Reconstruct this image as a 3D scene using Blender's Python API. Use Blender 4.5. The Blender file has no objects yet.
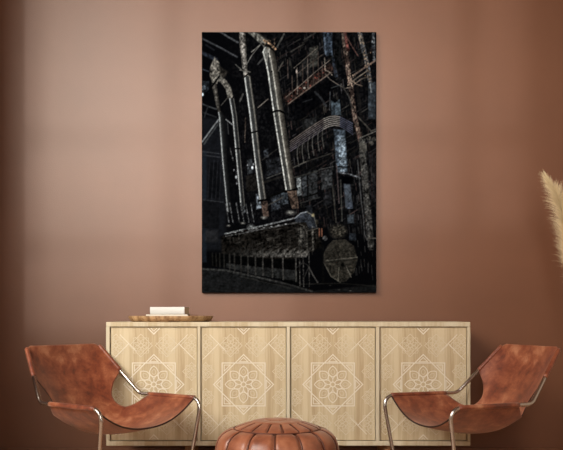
import bpy, bmesh, math, random
import numpy as np
from mathutils import Vector, Matrix

C = bpy.context.scene.collection
SC = bpy.context.scene
PI = math.pi

# ---------------------------------------------------------------- measures
PPM = 182.0            # pixels per metre on the sideboard front
DCAM = 4.6             # camera to sideboard front
YF = -0.47             # sideboard front
EYE = 0.90             # eye height
HZ = 314.0             # horizon row
FPX = PPM * DCAM
YC = YF - DCAM

def at(px, py, y):
    """world point seen at pixel (px, py) at depth y"""
    d = y - YC
    return Vector(((px - 281.5) * d / FPX, y, EYE - (py - HZ) * d / FPX))

# ---------------------------------------------------------------- colours
def lin(c):
    c = c / 255.0
    return c / 12.92 if c <= 0.04045 else ((c + 0.055) / 1.055) ** 2.4

def rgb(r, g, b):
    return (lin(r), lin(g), lin(b), 1.0)

# ---------------------------------------------------------------- materials
def new_mat(name):
    m = bpy.data.materials.new(name)
    m.use_nodes = True
    nt = m.node_tree
    return m, nt, nt.nodes['Principled BSDF']

def noise_node(nt, scale, detail=4, rough=0.55, vec=None, dist=0.0):
    n = nt.nodes.new('ShaderNodeTexNoise')
    n.inputs['Scale'].default_value = scale
    n.inputs['Detail'].default_value = detail
    n.inputs['Roughness'].default_value = rough
    n.inputs['Distortion'].default_value = dist
    if vec is not None:
        nt.links.new(vec, n.inputs['Vector'])
    return n

def ramp_node(nt, fac, stops):
    r = nt.nodes.new('ShaderNodeValToRGB')
    els = r.color_ramp.elements
    while len(els) > 1:
        els.remove(els[-1])
    els[0].position = stops[0][0]
    els[0].color = stops[0][1]
    for p, c in stops[1:]:
        e = els.new(p)
        e.color = c
    nt.links.new(fac, r.inputs['Fac'])
    return r

def obj_vec(nt, scale=(1, 1, 1)):
    tc = nt.nodes.new('ShaderNodeTexCoord')
    mp = nt.nodes.new('ShaderNodeMapping')
    mp.inputs['Scale'].default_value = scale
    nt.links.new(tc.outputs['Object'], mp.inputs['Vector'])
    return mp.outputs['Vector']

def bump(nt, bsdf, height, strength, dist):
    b = nt.nodes.new('ShaderNodeBump')
    b.inputs['Strength'].default_value = strength
    b.inputs['Distance'].default_value = dist
    nt.links.new(height, b.inputs['Height'])
    nt.links.new(b.outputs['Normal'], bsdf.inputs['Normal'])

def plain(name, col, rough=0.5, metal=0.0, spec=0.5):
    m, nt, b = new_mat(name)
    b.inputs['Base Color'].default_value = col
    b.inputs['Roughness'].default_value = rough
    b.inputs['Metallic'].default_value = metal
    b.inputs['Specular IOR Level'].default_value = spec
    return m

def mat_wall():
    m, nt, b = new_mat('terracotta_plaster')
    v = obj_vec(nt)
    n = noise_node(nt, 2.2, 5, 0.6, v)
    r = ramp_node(nt, n.outputs['Fac'], [(0.3, rgb(105, 66, 44)), (0.7, rgb(112, 71, 48))])
    nt.links.new(r.outputs['Color'], b.inputs['Base Color'])
    f = noise_node(nt, 160, 3, 0.6, v)
    bump(nt, b, f.outputs['Fac'], 0.12, 0.004)
    b.inputs['Roughness'].default_value = 0.46
    b.inputs['Specular IOR Level'].default_value = 0.5
    return m

def mat_floor():  # unseen floor, made pale to bounce light up under the chairs
    m, nt, b = new_mat('pale_wood_floor')
    v = obj_vec(nt)
    br = nt.nodes.new('ShaderNodeTexBrick')
    br.inputs['Scale'].default_value = 1.0
    br.inputs['Brick Width'].default_value = 1.4
    br.inputs['Row Height'].default_value = 0.14
    br.inputs['Mortar Size'].default_value = 0.002
    br.inputs['Color1'].default_value = rgb(196, 160, 128)
    br.inputs['Color2'].default_value = rgb(182, 146, 114)
    br.inputs['Mortar'].default_value = rgb(90, 66, 48)
    nt.links.new(v, br.inputs['Vector'])
    nt.links.new(br.outputs['Color'], b.inputs['Base Color'])
    b.inputs['Roughness'].default_value = 0.45
    return m

def mat_oak(name, light, dark, stave=16.0):
    """pale oak: upright staves with fine grain"""
    m, nt, b = new_mat(name)
    v = obj_vec(nt, (1, 1, 0.04))
    big = noise_node(nt, stave, 2, 0.5, v)
    fine = noise_node(nt, 130, 4, 0.65, v)
    mx = nt.nodes.new('ShaderNodeMath')
    mx.operation = 'MULTIPLY_ADD'
    mx.inputs[1].default_value = 0.35
    nt.links.new(fine.outputs['Fac'], mx.inputs[0])
    mu = nt.nodes.new('ShaderNodeMath')
    mu.operation = 'MULTIPLY'
    mu.inputs[1].default_value = 0.65
    nt.links.new(big.outputs['Fac'], mu.inputs[0])
    nt.links.new(mu.outputs[0], mx.inputs[2])
    r = ramp_node(nt, mx.outputs[0], [(0.40, dark), (0.58, light)])
    nt.links.new(r.outputs['Color'], b.inputs['Base Color'])
    b.inputs['Roughness'].default_value = 0.6
    b.inputs['Specular IOR Level'].default_value = 0.3
    bump(nt, b, fine.outputs['Fac'], 0.08, 0.002)
    return m

def mat_leather(name, stops, rough=0.42, scale=9.0, spec=0.5):
    m, nt, b = new_mat(name)
    v = obj_vec(nt)
    n = noise_node(nt, scale, 7, 0.66, v, 0.25)
    r = ramp_node(nt, n.outputs['Fac'], stops)
    nt.links.new(r.outputs['Color'], b.inputs['Base Color'])
    vo = nt.nodes.new('ShaderNodeTexVoronoi')
    vo.inputs['Scale'].default_value = 260
    nt.links.new(v, vo.inputs['Vector'])
    bump(nt, b, vo.outputs['Distance'], 0.10, 0.002)
    b.inputs['Roughness'].default_value = rough
    b.inputs['Specular IOR Level'].default_value = spec
    b.inputs['Sheen Weight'].default_value = 0.15
    b.inputs['Sheen Roughness'].default_value = 0.5
    b.inputs['Sheen Tint'].default_value = (1.0, 0.86, 0.74, 1)
    return m

M_WALL = mat_wall()
M_FLOOR = mat_floor()
M_CEIL = plain('ceiling_paint', rgb(150, 125, 108), 0.8)
M_TRIM = plain('window_paint', rgb(205, 195, 182), 0.5)
M_OAK = mat_oak('pale_oak', rgb(202, 192, 168), rgb(182, 165, 134))
M_DOOR = mat_oak('pale_oak_staves', rgb(202, 187, 156), rgb(174, 153, 120), 16.0)
M_INLAY = plain('white_inlay', rgb(218, 210, 192), 0.6)
M_FAINT = plain('worn_inlay', rgb(204, 192, 166), 0.65)
M_OAKLEG = mat_oak('brown_oak', rgb(150, 108, 72), rgb(112, 76, 48))
M_TRAY = mat_oak('tray_wood', rgb(182, 148, 108), rgb(126, 92, 60), 30.0)
M_STEEL = plain('brushed_steel', rgb(190, 184, 178), 0.24, 1.0)
M_LEATHER = mat_leather('saddle_leather',
    [(0.30, rgb(62, 26, 15)), (0.45, rgb(114, 54, 32)), (0.56, rgb(140, 78, 50)), (0.74, rgb(186, 130, 96))])
M_LEDGE = plain('leather_cut_edge', rgb(52, 30, 22), 0.6)
M_SLEEVE = mat_leather('sleeve_leather',
    [(0.30, rgb(108, 55, 35)), (0.5, rgb(138, 76, 50)), (0.75, rgb(168, 106, 74))], 0.45)
M_POUF = mat_leather('pouf_leather',
    [(0.28, rgb(100, 52, 34)), (0.5, rgb(142, 84, 58)), (0.75, rgb(176, 118, 87))], 0.38, 9.0)
M_PIPING = plain('pouf_piping', rgb(88, 44, 28), 0.5)
M_SEAM = plain('dark_seam', rgb(48, 24, 16), 0.7)
M_COVER = plain("white_book_cover", rgb(196, 194, 190), 0.5)
M_COVER2 = plain('cream_book_cover', rgb(196, 186, 170), 0.5)
M_PAGES = plain('book_pages', rgb(214, 200, 178), 0.8)
M_CANVAS = plain('canvas_edge', rgb(22, 21, 21), 0.8, 0, 0.1)
M_PLUME = plain('pampas_beige', rgb(230, 214, 178), 0.8, 0, 0.2)
M_STEM = plain('dry_stem', rgb(176, 150, 104), 0.7)
M_CERAMIC = plain('dark_stoneware', rgb(72, 50, 40), 0.6)

# ---------------------------------------------------------------- helpers
def link(name, me, mats, parent=None, smooth=False):
    o = bpy.data.objects.new(name, me)
    C.objects.link(o)
    for m in (mats if isinstance(mats, (list, tuple)) else [mats]):
        me.materials.append(m)
    if smooth:
        for p in me.polygons:
            p.use_smooth = True
    if parent is not None:
        o.parent = parent
    return o

def obj(name, bm, mats, parent=None, smooth=False):
    me = bpy.data.meshes.new(name)
    bmesh.ops.recalc_face_normals(bm, faces=bm.faces[:])
    bm.to_mesh(me)
    bm.free()
    return link(name, me, mats, parent, smooth)

def tag(o, label, cat, group=None):
    o['label'] = label
    o['category'] = cat
    if group:
        o['group'] = group
    return o

def thing(name, label, cat, loc=(0, 0, 0), rz=0.0, group=None):
    o = bpy.data.objects.new(name, None)
    o.empty_display_size = 0.1
    C.objects.link(o)
    o.location = loc
    o.rotation_euler = (0, 0, rz)
    return tag(o, label, cat, group)

def struct(o):
    o['kind'] = 'structure'
    return o

def add_box(bm, x0, x1, y0, y1, z0, z1, bev=0.0, mi=0):
    vs = [bm.verts.new(p) for p in ((x0, y0, z0), (x1, y0, z0), (x1, y1, z0), (x0, y1, z0),
                                    (x0, y0, z1), (x1, y0, z1), (x1, y1, z1), (x0, y1, z1))]
    fs = [bm.faces.new([vs[i] for i in q]) for q in
          ((3, 2, 1, 0), (4, 5, 6, 7), (0, 1, 5, 4), (1, 2, 6, 5), (2, 3, 7, 6), (3, 0, 4, 7))]
    for f in fs:
        f.material_index = mi
    if bev > 0:
        es = list({e for f in fs for e in f.edges})
        bmesh.ops.bevel(bm, geom=es, offset=bev, segments=2, affect='EDGES', profile=0.5)
    return fs

def box(name, x0, x1, y0, y1, z0, z1, mat, parent=None, bev=0.0):
    bm = bmesh.new()
    add_box(bm, x0, x1, y0, y1, z0, z1, bev)
    return obj(name, bm, mat, parent)

def add_lathe(bm, prof, seg=48, center=(0, 0, 0), rfun=None, closed=False):
    rings = []
    for k, (r, z) in enumerate(prof):
        ring = []
        if r < 1e-6:
            v = bm.verts.new((center[0], center[1], center[2] + z))
            ring = [v] * seg
        else:
            for i in range(seg):
                a = 2 * PI * i / seg
                ring.append(bm.verts.new((center[0] + r * math.cos(a), center[1] + r * math.sin(a), center[2] + z)))
        rings.append(ring)
    for a, b in zip(rings[:-1], rings[1:]):
        for i in range(seg):
            j = (i + 1) % seg
            q = []
            for v in (a[i], a[j], b[j], b[i]):
                if v not in q:
                    q.append(v)
            if len(q) > 2:
                bm.faces.new(q)

def fillet(pts, rads, n=7):
    """polyline with rounded corners"""
    out = [Vector(pts[0])]
    for i in range(1, len(pts) - 1):
        p, a, b = Vector(pts[i]), Vector(pts[i - 1]), Vector(pts[i + 1])
        da, db = (a - p).normalized(), (b - p).normalized()
        ang = da.angle(db)
        t = min(rads[i - 1] / math.tan(ang / 2), (a - p).length * 0.48, (b - p).length * 0.48)
        q0, q1 = p + da * t, p + db * t
        for k in range(n + 1):
            s = k / n
            out.append((1 - s) ** 2 * q0 + 2 * s * (1 - s) * p * 0.82 + 2 * s * (1 - s) * 0.18 * (q0 + q1) / 2 + s * s * q1)
    out.append(Vector(pts[-1]))
    return out

def add_tube(bm, pts, rad, seg=12, cap=True):
    pts = [Vector(p) for p in pts]
    n = len(pts)
    rads = rad if isinstance(rad, (list, tuple)) else [rad] * n
    t0 = (pts[1] - pts[0]).normalized()
    up = Vector((0, 0, 1)) if abs(t0.z) < 0.9 else Vector((1, 0, 0))
    nrm = (up - t0 * up.dot(t0)).normalized()
    rings = []
    for i in range(n):
        if i == 0:
            t = t0
        elif i == n - 1:
            t = (pts[i] - pts[i - 1]).normalized()
        else:
            t = (pts[i + 1] - pts[i - 1]).normalized()
        nrm = (nrm - t * nrm.dot(t)).normalized()
        bn = t.cross(nrm)
        rings.append([bm.verts.new(pts[i] + rads[i] * (math.cos(2 * PI * k / seg) * nrm + math.sin(2 * PI * k / seg) * bn)) for k in range(seg)])
    for a, b in zip(rings[:-1], rings[1:]):
        for k in range(seg):
            bm.faces.new((a[k], a[(k + 1) % seg], b[(k + 1) % seg], b[k]))
    if cap:
        bm.faces.new(rings[0][::-1])
        bm.faces.new(rings[-1])

def copy_tree(o, parent=None):
    c = o.copy()
    C.objects.link(c)
    if parent is not None:
        c.parent = parent
    for ch in o.children:
        copy_tree(ch, c)
    return c

def lerp_tab(tab, v):
    """smooth (Catmull-Rom) interpolation of a table (v, a, b, ...)"""
    for i in range(len(tab) - 1):
        if v <= tab[i + 1][0] or i == len(tab) - 2:
            break
    p1, p2 = tab[i], tab[i + 1]
    p0 = tab[i - 1] if i > 0 else None
    p3 = tab[i + 2] if i + 2 < len(tab) else None
    h = p2[0] - p1[0]
    s = (v - p1[0]) / h
    res = []
    for k in range(1, len(p1)):
        m1 = (p2[k] - p0[k]) / (p2[0] - p0[0]) if p0 else (p2[k] - p1[k]) / h
        m2 = (p3[k] - p1[k]) / (p3[0] - p1[0]) if p3 else (p2[k] - p1[k]) / h
        s2, s3 = s * s, s * s * s
        res.append((2 * s3 - 3 * s2 + 1) * p1[k] + (s3 - 2 * s2 + s) * h * m1 + (-2 * s3 + 3 * s2) * p2[k] + (s3 - s2) * h * m2)
    return res

# ---------------------------------------------------------------- the room
XL, XR, YFRONT, ZC = -1.72, 3.4, -6.2, 4.7
struct(box('wall_back', XL - 0.12, XR, 0.0, 0.12, -0.02, ZC, M_WALL))
struct(box('floor', -4.0, XR, YFRONT, 0.12, -0.10, -0.0, M_FLOOR))
struct(box('ceiling', -4.0, XR, YFRONT, 0.12, ZC, ZC + 0.1, M_CEIL))
struct(box('left_shade_wall', XL - 0.12, XL, -1.1, 0.0, 0.0, ZC, M_WALL))  # unseen short wall added to block daylight from the left edge
# unseen front wall; windows shaped for the light, second added to dim lower right
WINS = [(-3.4, -0.80, 2.16, 4.50, (-1.58,), (2.74, 3.40)), (-0.72, 0.62, 2.80, 4.50, (0.22,), (3.40,))]
yw0, yw1 = YFRONT, YFRONT + 0.12
bm = bmesh.new()
xs_ = -4.0
for x0, x1, z0, z1, _, _ in WINS:
    add_box(bm, xs_, x0, yw0, yw1, 0.0, ZC)
    add_box(bm, x0, x1, yw0, yw1, 0.0, z0)
    add_box(bm, x0, x1, yw0, yw1, z1, ZC)
    xs_ = x1
add_box(bm, xs_, XR, yw0, yw1, 0.0, ZC)
struct(obj('wall_front', bm, M_WALL))
fy0, fy1, fw = yw0 + 0.03, yw1 - 0.02, 0.05
for k, (x0, x1, z0, z1, bars, rails) in enumerate(WINS):
    bm = bmesh.new()
    add_box(bm, x0, x0 + fw, fy0, fy1, z0, z1)
    add_box(bm, x1 - fw, x1, fy0, fy1, z0, z1)
    add_box(bm, x0 + fw, x1 - fw, fy0, fy1, z0, z0 + fw)
    add_box(bm, x0 + fw, x1 - fw, fy0, fy1, z1 - fw, z1)
    for x in bars:
        add_box(bm, x - 0.05, x + 0.05, fy0 + 0.005, fy1 - 0.005, z0 + fw, z1 - fw)
    for z in rails:
        add_box(bm, x0 + fw, x1 - fw, fy0 + 0.005, fy1 - 0.005, z - 0.03, z + 0.03)
    struct(obj('window_%d' % (k + 1), bm, M_TRIM))
struct(box('baseboard_back', XL, XR, -0.015, 0.0, 0.0, 0.09, M_WALL))

# ---------------------------------------------------------------- sideboard
SX0, SX1 = (106 - 281.5) / PPM, (470.5 - 281.5) / PPM
SZ1, SZ0 = EYE - (322.0 - HZ) / PPM, EYE - (445.8 - HZ) / PPM
SY1 = -0.03
sb = thing('sideboard', 'long pale oak sideboard with four patterned doors standing against the wall', 'sideboard', ((SX0 + SX1) / 2, (YF + SY1) / 2, 0))
sxc, syc = sb.location.x, sb.location.y
def sbox(name, x0, x1, y0, y1, z0, z1, mat, bev=0.002):
    return box(name, x0 - sxc, x1 - sxc, y0 - syc, y1 - syc, z0, z1, mat, sb, bev)
TT = 0.026
sbox('top', SX0, SX1, YF, SY1, SZ1 - TT, SZ1, M_OAK, 0.003)
sbox('bottom', SX0, SX1, YF, SY1, SZ0, SZ0 + TT, M_OAK, 0.003)
sbox('side_panel', SX0, SX0 + 0.020, YF, SY1, SZ0 + TT, SZ1 - TT, M_OAK)
sbox('side_panel', SX1 - 0.016, SX1, YF, SY1, SZ0 + TT, SZ1 - TT, M_OAK)
sbox('back_panel', SX0 + 0.02, SX1 - 0.016, SY1 - 0.012, SY1, SZ0 + TT, SZ1 - TT, M_OAK)
M_INNER = plain('cabinet_shadow_gap', rgb(70, 52, 36), 0.8)
divs = [(198.5, 200.5), (287.6, 290.0), (377.0, 379.6)]
DX = []
left = SX0 + 0.020
for a, b in divs:
    x0, x1 = (a - 281.5) / PPM, (b - 281.5) / PPM
    x0 -= 0.006
    sbox('divider', x0, x1, YF, SY1 - 0.02, SZ0 + TT, SZ1 - TT, M_OAK)
    DX.append((left, x0))
    left = x1
DX.append((left, SX1 - 0.016))

def strip(bm, pts, w, closed, y, mi, h=0.0012):
    """raised flat strip along a polyline in the xz plane of a door"""
    n = len(pts)
    pts = [Vector((p[0], p[1])) for p in pts]
    L, R = [], []
    for i in range(n):
        if closed:
            a, b = pts[i - 1], pts[(i + 1) % n]
        else:
            a, b = pts[max(0, i - 1)], pts[min(n - 1, i + 1)]
        p = pts[i]
        d0 = (p - a)
        d1 = (b - p)
        if d0.length < 1e-9:
            d0 = d1
        if d1.length < 1e-9:
            d1 = d0
        n0 = Vector((-d0.y, d0.x)).normalized()
        n1 = Vector((-d1.y, d1.x)).normalized()
        m = (n0 + n1)
        m = m.normalized() if m.length > 1e-6 else n0
        c = max(0.35, m.dot(n0))
        off = m * (w / 2 / c)
        L.append(p + off)
        R.append(p - off)
    def ring(P, yy):
        return [bm.verts.new((q.x, yy, q.y)) for q in P]
    lt, rt, lb, rb = ring(L, y - h), ring(R, y - h), ring(L, y + 0.0005), ring(R, y + 0.0005)
    rng = range(n) if closed else range(n - 1)
    for i in rng:
        j = (i + 1) % n
        for q in ((lt[i], lt[j], rt[j], rt[i]), (lt[i], lb[i], lb[j], lt[j]), (rt[i], rt[j], rb[j], rb[i])):
            f = bm.faces.new(q)
            f.material_index = mi

def clip_poly(pts, closed, x0, x1, z0, z1):
    """cut a polyline at a rectangle; returns the pieces inside"""
    segs = list(zip(pts, pts[1:] + ([pts[0]] if closed else [])))
    if not closed:
        segs = list(zip(pts[:-1], pts[1:]))
    inside_all = all(x0 <= p[0] <= x1 and z0 <= p[1] <= z1 for p in pts)
    if inside_all:
        return [(pts, closed)]
    out, cur = [], []
    for a, b in segs:
        t0, t1 = 0.0, 1.0
        d = (b[0] - a[0], b[1] - a[1])
        ok = True
        for p, q in ((-d[0], a[0] - x0), (d[0], x1 - a[0]), (-d[1], a[1] - z0), (d[1], z1 - a[1])):
            if abs(p) < 1e-12:
                if q < 0:
                    ok = False
            else:
                t = q / p
                if p < 0:
                    t0 = max(t0, t)
                else:
                    t1 = min(t1, t)
        if not ok or t0 >= t1:
            if len(cur) > 1:
                out.append((cur, False))
            cur = []
            continue
        pa = (a[0] + d[0] * t0, a[1] + d[1] * t0)
        pb = (a[0] + d[0] * t1, a[1] + d[1] * t1)
        if not cur:
            cur = [pa]
        cur.append(pb)
        if t1 < 1.0:
            out.append((cur, False))
            cur = []
    if len(cur) > 1:
        out.append((cur, False))
    return out

def petal(cx, cz, ang, r0, r1, w, n=7):
    """leaf outline from radius r0 to r1"""
    P = []
    for s in (1, -1):
        ks = range(n + 1) if s == 1 else range(n - 1, 0, -1)
        for k in ks:
            t = k / n
            r = r0 + (r1 - r0) * t
            ww = w * math.sin(PI * t ** 0.85) ** 0.8
            a = ang
            P.append((cx + r * math.cos(a) - s * ww * math.sin(a), cz + r * math.sin(a) + s * ww * math.cos(a)))
    return P

def star_pattern(add, cx, cz, s, full=True):
    w = 0.0056
    half, diag = 21.5 * s, 30.0 * s
    add([(cx - half, cz - half), (cx + half, cz - half), (cx + half, cz + half), (cx - half, cz + half)], w, True, 1)
    add([(cx + diag, cz), (cx, cz + diag), (cx - diag, cz), (cx, cz - diag)], w, True, 1)
    for k in range(8):                               # small triangle inside each point
        a = k * PI / 4
        tip = (30.0 if k % 2 == 0 else 30.4) * s
        pts = []
        for rr, tt in ((tip - 2.9 * s, 0), (tip - 7.2 * s, 4.3 * s), (tip - 7.2 * s, -4.3 * s)):
            pts.append((cx + rr * math.cos(a) - tt * math.sin(a), cz + rr * math.sin(a) + tt * math.cos(a)))
        add(pts, 0.004, True, 1)
    if not full:
        return
    for k in range(8):
        a = k * PI / 4
        add(petal(cx, cz, a, 7.5 * s, 18.5 * s, 4.4 * s), 0.0042, True, 1)
        add(petal(cx, cz, a, 9.8 * s, 15.4 * s, 1.9 * s), 0.003, True, 2)
        add(petal(cx, cz, a + PI / 8, 2.0 * s, 10.0 * s, 2.0 * s), 0.0034, True, 1)
    add([(cx + 2.6 * s * math.cos(2 * PI * k / 12), cz + 2.6 * s * math.sin(2 * PI * k / 12)) for k in range(12)], 0.0035, True, 1)

def net_rosette(add, cx, cz, s, r=11.5):
    """fine worn lattice flower"""
    R = r * s
    add([(cx + R, cz), (cx, cz + R), (cx - R, cz), (cx, cz - R)], 0.0034, True, 2)
    q = R * 0.66
    add([(cx - q, cz - q), (cx + q, cz - q), (cx + q, cz + q), (cx - q, cz + q)], 0.0026, True, 2)
    for k in range(8):
        add(petal(cx, cz, k * PI / 4 + PI / 8, 1.6 * s, R * 0.62, 1.5 * s, 5), 0.0026, True, 2)
    for k in (-1, 1):
        add([(cx - R * 0.5 + k * R * .25, cz - R * .5), (cx + R * .5, cz + R * 0.5 - k * R * .25)], 0.0022, False, 2)
        add([(cx - R * .5, cz + R * .5 - k * R * .25), (cx + R * 0.5 - k * R * .25, cz - R * 0.5)], 0.0022, False, 2)

def build_door(xa, xb):
    g = 0.0035
    x0, x1 = xa + g, xb - g
    z0, z1 = SZ0 + TT + g, SZ1 - TT - g
    xc, zc = (x0 + x1) / 2, EYE - (384.6 - HZ) / PPM
    yf = YF + 0.012
    bm = bmesh.new()
    add_box(bm, x0 - xc, x1 - xc, 0.0, 0.02, z0 - zc, z1 - zc, 0.0015)
    s = 1 / PPM
    lim = (x0 - xc + .004, x1 - xc - .004, z0 - zc + .004, z1 - zc - .004)
    layer = [0]
    def add(pts, w, closed, mi):
        layer[0] += 1
        for p, c in clip_poly(pts, closed, *lim):
            if len(p) > 1:
                strip(bm, p, w, c, 0.0, mi, 0.0009 + 0.00002 * (layer[0] % 37) + (0.0006 if mi == 1 else 0))
    star_pattern(add, 0, 0, s)
    for dz in (-80.5, 80.5):
        star_pattern(add, 0, dz * s, s, False)
    for dx in (-38, -13, 13, 38):
        for dz in (-39, 39):
            net_rosette(add, dx * s, dz * s, s)
    for dx in (-38, 38):
        for dz in (-13, 13):
            net_rosette(add, dx * s, dz * s, s, 9.0)
    for sx in (-1, 1):
        for sz in (-1, 1):
            add([(sx * 34 * s, sz * 50 * s), (sx * 17 * s, sz * 33 * s)], 0.0036, False, 1)
            add([(sx * 25 * s, sz * 41 * s), (sx * 41 * s, sz * 25 * s)], 0.0036, False, 1)
            add([(sx * 2 * s, sz * 42 * s), (sx * 15 * s, sz * 28 * s)], 0.003, False, 2)
    o = obj('door', bm, [M_DOOR, M_INLAY, M_FAINT], sb)
    o.location = (xc - sxc, yf - syc, zc)
    return o
for xa, xb in DX:
    build_door(xa, xb)
for px in (188.5, 388.5):
    for y in (YF + 0.05, SY1 - 0.09):
        bm = bmesh.new()
        xx = (px - 281.5) / PPM - sxc
        add_tube(bm, [(xx, y - syc, SZ0 + 0.001), (xx, y - syc, 0.0)], [0.026, 0.017], 16)
        obj('leg', bm, M_OAKLEG, sb, True)

# ---------------------------------------------------------------- tray and books
ty = -0.25
tl, tr = at(129, 320, ty).x, at(213, 320, ty).x
tcx, tR = (tl + tr) / 2, (tr - tl) / 2
zt = SZ1
tray = thing('wooden_tray', 'round shallow wooden tray on the left end of the sideboard', 'tray', (tcx, ty, zt))
bm = bmesh.new()
add_lathe(bm, [(0, 0.0), (tR * 0.9, 0.0), (tR * 0.955, 0.008), (tR, 0.026), (tR * 0.992, 0.030), (tR * 0.965, 0.028), (tR * 0.92, 0.016), (tR * 0.86, 0.012), (0, 0.012)], 64)
obj('bowl', bm, M_TRAY, tray, True)
bm = bmesh.new()
ringp = [(tR * 0.985 * math.cos(2 * PI * k / 64), tR * 0.985 * math.sin(2 * PI * k / 64), 0.0292) for k in range(65)]
add_tube(bm, ringp, 0.004, 8, False)
obj('rim', bm, M_TRAY, tray, True)

def book(name, label, px0, px1, zb, th, depth, rz, mats):
    cx = (at(px0, 315, ty).x + at(px1, 315, ty).x) / 2
    w = (px1 - px0) / 174.3
    t = thing(name, label, 'book', (cx, ty, zb), rz, 'white books on the wooden tray')
    c = 0.0035
    # the spine faces the room
    bm = bmesh.new()
    add_box(bm, -w / 2, w / 2, -depth / 2, depth / 2, 0, c, 0.001)
    obj('cover', bm, mats[0], t)
    bm = bmesh.new()
    add_box(bm, -w / 2, w / 2, -depth / 2, depth / 2, th - c, th, 0.001)
    obj('cover', bm, mats[0], t)
    bm = bmesh.new()
    n = 8
    prof = []
    for k in range(n + 1):
        a = PI * (k / n - 0.5)
        prof.append((-depth / 2 - 0.005 * math.cos(a), th / 2 + th / 2 * math.sin(a)))
    prof += [(-depth / 2 + 0.003, th), (-depth / 2 + 0.003, 0)]
    fr = [bm.verts.new((-w / 2, y, z)) for y, z in prof]
    bk = [bm.verts.new((w / 2, y, z)) for y, z in prof]
    m = len(prof)
    for k in range(m):
        bm.faces.new((fr[k], fr[(k + 1) % m], bk[(k + 1) % m], bk[k]))
    bm.faces.new(fr)
    bm.faces.new(bk[::-1])
    obj('spine', bm, mats[0], t)
    bm = bmesh.new()
    add_box(bm, -w / 2 + 0.004, w / 2 - 0.004, -depth / 2 + 0.002, depth / 2 - 0.004, c, th - c)
    obj('pages', bm, mats[1], t)
    return t
zb = zt + 0.0125
book('book', 'thin cream book lying in the tray under a thicker white book', 148.4, 189.6, zb, 0.029, 0.17, 0.0, (M_COVER2, M_PAGES))
book('book', 'thick white book lying on top of the thinner book', 153.0, 187.6, zb + 0.0295, 0.042, 0.15, math.radians(-5), (M_COVER, M_PAGES))

# ---------------------------------------------------------------- sling armchairs
# frame shape measured from the photograph (local: x across, -y back, front at y=0)
CW1, CZ1 = 0.323, 0.473
CW2, CY2 = 0.319, -0.452
CW3, CY3, CZ3 = 0.230, -0.690, 0.738
CWL, CYL = 0.303, -0.047

def frame_mid(v):
    """centre of the frame line: v 0..0.5 arm rail, 0.5..1 upright -> (y, z, half width)"""
    if v < 0.5:
        t = v / 0.5
        return (CY2 * t, CZ1, CW1 + (CW2 - CW1) * t)
    t = (v - 0.5) / 0.5
    return (CY2 + (CY3 - CY2) * t, CZ1 + (CZ3 - CZ1) * t, CW2 + (CW3 - CW2) * t)

CENTER = [(0.0, -0.020, -0.112), (0.12, -0.10, -0.135), (0.25, -0.215, -0.158), (0.36, -0.325, -0.168), (0.45, -0.425, -0.155),
          (0.53, -0.500, -0.105), (0.62, -0.555, -0.025), (0.75, -0.628, 0.088), (0.88, -0.678, 0.182), (1.0, -0.697, 0.264)]
KTAB = [(0.0, 1.0), (0.05, 1.0), (0.40, 1.0), (0.435, 0.95), (0.47, 0.82), (0.51, 0.70), (0.56, 0.64), (0.61, 0.65), (0.67, 0.79), (0.715, 0.96), (0.74, 1.0), (0.80, 1.0), (0.945, 1.0), (0.98, 0.975), (1.0, 0.90)]

def sling_point(t, v):
    y, z, w = frame_mid(v)
    # soften the frame corner for the hanging hide
    cy, cz = lerp_tab(CENTER, v)
    cz += CZ1
    k = min(1.0, lerp_tab(KTAB, v)[0])
    u = k * t
    f = 1 - abs(u) ** 2.3
    return Vector((u * w, y + (cy - y) * f, z + (cz - z) * f))

def make_chair():
    t = thing('sling_armchair', 'x', 'armchair')
    pts = []
    yt, zt_, wt = frame_mid(0.968)
    side = [(wt, yt, zt_), (CW2, CY2, CZ1), (CW1, 0, CZ1), (CWL - 0.012, CYL - 0.03, 0.0125), (CWL - 0.03, -0.60, 0.0125)]
    full = [Vector(p) for p in side] + [Vector((-p[0], p[1], p[2])) for p in side[::-1]]
    path = fillet(full, [0.055, 0.055, 0.05, 0.06, 0.06, 0.05, 0.055, 0.055], 8)
    bm = bmesh.new()
    add_tube(bm, path, 0.0098, 14)
    obj('steel_frame', bm, M_STEEL, t, True)
    # hide
    NU, NV = 44, 110
    bm = bmesh.new()
    grid = []
    v0, v1 = 0.055, 1.0
    rnd = random.Random(4)
    for j in range(NV + 1):
        v = v0 + (v1 - v0) * j / NV
        row = []
        for i in range(NU + 1):
            a = -1 + 2 * i / NU
            row.append(bm.verts.new(sling_point(a, v)))
        grid.append(row)
    for j in range(NV):
        for i in range(NU):
            bm.faces.new((grid[j][i], grid[j][i + 1], grid[j + 1][i + 1], grid[j + 1][i]))
    sl = obj('leather_sling', bm, [M_LEATHER, M_LEDGE], t, True)
    md = sl.modifiers.new('thickness', 'SOLIDIFY')
    md.thickness = 0.0045
    md.offset = 0
    md.material_offset_rim = 1
    # sleeves around the tubes
    for s in (-1, 1):
        for a, b in ((0.055, 0.42), (0.73, 0.972)):
            bm = bmesh.new()
            P = []
            for k in range(13):
                v = a + (b - a) * k / 12
                y, z, w = frame_mid(v)
                P.append((s * w, y, z))
            R = [0.0118] * 13
            if b > 0.9:
                d = (Vector(P[-1]) - Vector(P[-2])).normalized()
                P.append(Vector(P[-1]) + d * 0.006)
                R.append(0.008)
            add_tube(bm, P, R, 14)
            obj('sleeve', bm, M_LEATHER, sl, True)
    # thick cut edge along the front of the seat
    bm = bmesh.new()
    P = [sling_point(-0.97 + 1.94 * k / 40, v0) for k in range(41)]
    add_tube(bm, P, 0.0042, 8)
    obj('front_edge', bm, M_LEDGE, sl, True)
    return t

chair = make_chair()
chair.location = (-0.603, YF - 0.610, 0)
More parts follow.
